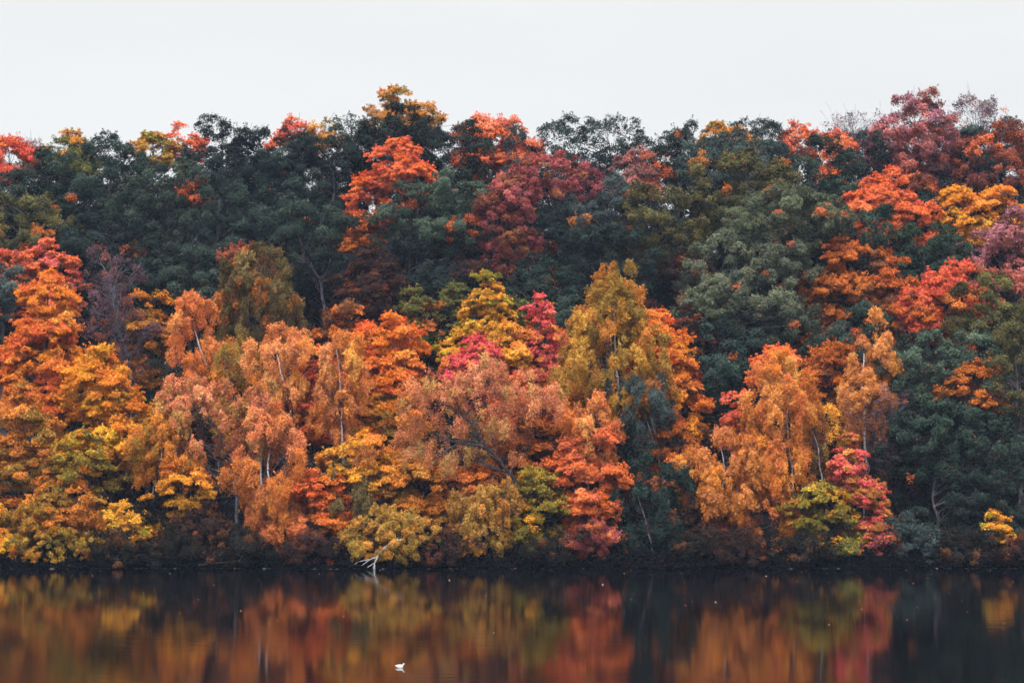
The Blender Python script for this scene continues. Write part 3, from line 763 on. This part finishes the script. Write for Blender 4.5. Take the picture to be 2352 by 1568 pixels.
# ------------------------------------------------------------------ fallen white branch at the water
br = Tubes(); rb = np.random.default_rng(9)
def bpts(L_, Ys):
    return np.array([at(x, y, yy) for (x, y), yy in zip(L_, Ys)])
base_b = at(925, 1237, 151.4)
def addb(L_, Ys, r0, r1):
    P = bpts(L_, Ys); s_ = np.concatenate([[0], np.cumsum(np.linalg.norm(np.diff(P, axis=0), axis=1))])
    n_ = max(5, int(s_[-1] / 0.12)); t_ = np.linspace(0, s_[-1], n_)
    P = np.stack([np.interp(t_, s_, P[:, k]) for k in range(3)], 1); P[1:-1] += rb.normal(0, .012, (n_ - 2, 3))
    br.add(P - base_b, np.linspace(r0, r1, n_), 7)
addb([(925,1237),(898,1246),(874,1265),(867,1278),(860,1293),(861,1306)], [149.9,149.7,149.4,149.3,149.2,149.0], .075, .035)
addb([(867,1278),(850,1284),(830,1298)], [149.3,149.1,148.9], .04, .014)
addb([(850,1284),(836,1287),(822,1290),(815,1295)], [149.1,149.0,148.9,148.8], .03, .012)
addb([(860,1293),(851,1297),(844,1303)], [149.2,149.1,149.0], .035, .014)
addb([(861,1296),(857,1302),(859,1308)], [149.2,149.1,149.0], .03, .015)
addb([(874,1265),(868,1266),(862,1264)], [149.4,149.3,149.3], .02, .01)
addb([(898,1246),(912,1236),(918,1232)], [149.7,149.7,149.7], .03, .012)
bo = br.build('fallen_branch', M_DEAD); bo.location = base_b
tag(bo, 'bleached white dead branch dipping into the water in front of the yellow-olive bush', 'branch')
br = Tubes(); base_b = at(520, 1292, 149.6)
addb([(455,1297),(490,1293),(520,1290),(548,1287)], [149.3,149.5,149.7,149.9], .03, .015)
addb([(548,1287),(560,1292),(566,1300)], [149.9,149.6,149.4], .02, .01)
bo = br.build('fallen_branch', M_TWIG); bo.location = base_b
tag(bo, 'thin grey dead stick arching over the water at the dark bank on the left', 'branch')

# ------------------------------------------------------------------ white duck
def sweep(name, prof, mat, parent, seg=20):
    """prof rows: x, z centre, half width, half height"""
    P = np.asarray(prof, float); th = np.linspace(0, 2 * np.pi, seg, endpoint=False)
    t = np.linspace(0, len(P) - 1, (len(P) - 1) * 4 + 1); i = np.arange(len(P))
    Q = np.stack([np.interp(t, i, P[:, k]) for k in range(4)], 1)
    for _ in range(3): Q[1:-1] = (Q[:-2] + 2 * Q[1:-1] + Q[2:]) / 4
    V = np.stack([np.repeat(Q[:, 0:1], seg, 1), Q[:, 2:3] * np.cos(th), Q[:, 1:2] + Q[:, 3:4] * np.sin(th)], -1).reshape(-1, 3)
    n_ = len(Q); a = np.arange(n_ - 1)[:, None] * seg; j = np.arange(seg)[None, :]; j2 = (j + 1) % seg
    q_ = np.stack([a + j, a + j2, a + seg + j2, a + seg + j], -1).reshape(-1, 4)
    return mesh_obj(name, V, q_, mat, parent, smooth=True)
def plain(name, c, noise=0.06, rough=.7):
    m, n, l, b = new_mat(name)
    nz = n.new('ShaderNodeTexNoise'); nz.inputs['Scale'].default_value = 40
    rp = n.new('ShaderNodeValToRGB'); cl = s2l(c)
    rp.color_ramp.elements[0].color = (*np.clip(cl * (1 - noise), 0, 1), 1); rp.color_ramp.elements[1].color = (*np.clip(cl * (1 + noise), 0, 1), 1)
    l.new(nz.outputs['Fac'], rp.inputs[0]); l.new(rp.outputs[0], b.inputs['Base Color']); b.inputs['Roughness'].default_value = rough
    return m
m_white = plain('white_feathers', (246, 246, 244)); m_bill = plain('orange_bill', (226, 150, 110)); m_eye = plain('dark_eye', (20, 18, 18))
dp = at(919, 1532, 1.0); d_dir = (dp - np.array([0, 0, CAM_H])); t_ = -CAM_H / d_dir[2]
dloc = np.array([0, 0, CAM_H]) + d_dir * t_
duck = bpy.data.objects.new('duck', None); duck.location = (dloc[0], dloc[1], 0.0); duck.rotation_euler = (0, 0, R(-12)); COL.objects.link(duck)
# body and neck as one continuous skinned surface
def skin(name, pts, edges, radii, mat, parent, rootv=0):
    me = bpy.data.meshes.new(name); me.from_pydata(pts, edges, []); me.materials.append(mat)
    o = bpy.data.objects.new(name, me); COL.objects.link(o); o.parent = parent
    sk = o.modifiers.new('skin', 'SKIN')
    lay = me.skin_vertices[0] if me.skin_vertices else None
    if lay is None:
        bpy.context.view_layer.objects.active = o; lay = me.skin_vertices[0]
    for i, r_ in enumerate(radii): lay.data[i].radius = (r_, r_)
    lay.data[rootv].use_root = True
    sk.use_smooth_shade = True
    ss = o.modifiers.new('sub', 'SUBSURF'); ss.levels = 2; ss.render_levels = 2
    return o
body = sweep('body', [(-.235,.085,.004,.004),(-.20,.07,.035,.018),(-.14,.05,.075,.05),(-.06,.035,.10,.075),(.03,.03,.105,.08),
                      (.09,.04,.09,.08),(.125,.075,.06,.07),(.135,.12,.036,.045),(.145,.155,.038,.04),(.165,.165,.034,.034),(.185,.16,.022,.022),(.195,.158,.006,.006)], m_white, duck)
for s_ in (-1, 1):
    wv = sweep('wing', [(-.19,.085,.006,.006),(-.14,.082,.018,.02),(-.06,.078,.028,.04),(.02,.07,.026,.045),(.07,.06,.006,.02)], m_white, duck)
    wv.location = (0, s_ * .078, 0)
    ey = sweep('eye', [(-.006,0,.0005,.0005),(-.003,0,.004,.004),(.003,0,.004,.004),(.006,0,.0005,.0005)], m_eye, duck, 8)
    ey.location = (.165, s_ * .033, .172)
sweep('bill', [(.185,.158,.016,.012),(.205,.152,.014,.008),(.225,.147,.013,.005),(.232,.146,.003,.002)], m_bill, duck)
tag(duck, 'small white duck swimming to the right on the dark water', 'duck')

# ------------------------------------------------------------------ specks on the water and rubble of the bank
rl = np.random.default_rng(31)
n_ = 150
py = 1303 + 150 * rl.random(n_) ** 2.0 + 6; px = rl.uniform(0, 2352, n_)
P = []
for a_, b2 in zip(px, py):
    d_ = at(a_, b2, 1.0) - np.array([0, 0, CAM_H]); t_ = -CAM_H / d_[2]; P.append([d_[0] * t_, d_[1] * t_, 0.012])
P = np.array(P)
Vq, Fq = leaf_quads(P, np.tile([0, 0, 1.0], (n_, 1)) + rl.normal(0, .25, (n_, 3)), 0.12, 0.09, rl)
Vq[:, 2] = np.maximum(Vq[:, 2], 0.006)
fc = s2l(np.array([(220,130,60),(200,90,60),(210,190,170),(190,150,70)]))[rl.integers(0, 4, n_)] 
fo = mesh_obj('floating_leaves', Vq, Fq, M_LEAF, fcol=fc)
tag(fo, 'tiny fallen leaves scattered on the still water', kind='stuff')

m_rock = bark_material('grey_rock', (70, 66, 66), (128, 116, 112), 8.0, 1.0)
def rock_mesh(rng, s):
    import bmesh
    bm = bmesh.new(); bmesh.ops.create_icosphere(bm, subdivisions=2, radius=1.0)
    V = np.array([v.co[:] for v in bm.verts]); Fc = np.array([[v.index for v in f.verts] for f in bm.faces]); bm.free()
    k = rand_unit(rng, 5)
    r_ = 1 + 0.18 * np.sin(V @ k.T * 2.6).sum(1) / 2
    return V * r_[:, None] * np.array(s), Fc
VV, FF, off = [], [], 0
for i in range(130):
    x = rl.uniform(-48, 48); y = 149.9 + .5 * (0.5 * math.sin(x * .21 + 1) + .35 * math.sin(x * .53 + .4)) + rl.normal(0, .22)
    s_ = rl.uniform(.03, .09)
    V, Fc = rock_mesh(rl, (s_ * rl.uniform(1, 2.2), s_, s_ * .6)); V = V + np.array([x, y, max(0.0, float(ground(x, y))) + .01])
    VV.append(V); FF.append(Fc + off); off += len(V)
ro = mesh_obj('shore_pebbles', np.concatenate(VV), np.concatenate(FF), m_rock)
tag(ro, 'pale stones and twigs lining the waterline', kind='stuff')
hm = bpy.data.materials.new('haze'); hm.use_nodes = True
hn, hl = hm.node_tree.nodes, hm.node_tree.links; hn.clear()
ho = hn.new('ShaderNodeOutputMaterial'); pv = hn.new('ShaderNodeVolumePrincipled')
pv.inputs['Color'].default_value = (0.55, 0.70, 1.0, 1); pv.inputs['Density'].default_value = 0.00011
pv.inputs['Anisotropy'].default_value = 0.0
hl.new(pv.outputs[0], ho.inputs['Volume'])
hx, hy0, hy1, hz0, hz1 = 420, -420, 440, -5, 60
hv = np.array([(x, y, z) for z in (hz0, hz1) for y in (hy0, hy1) for x in (-hx, hx)], float)
hf = np.array([(0, 2, 3, 1), (4, 5, 7, 6), (0, 1, 5, 4), (2, 6, 7, 3), (0, 4, 6, 2), (1, 3, 7, 5)])
hz = mesh_obj('haze', hv, hf, hm)
tag(hz, 'thin blue air over the lake and the slope', kind='stuff')
print('LEAVES', TOTAL, 'script', round(time.time() - T0, 1))
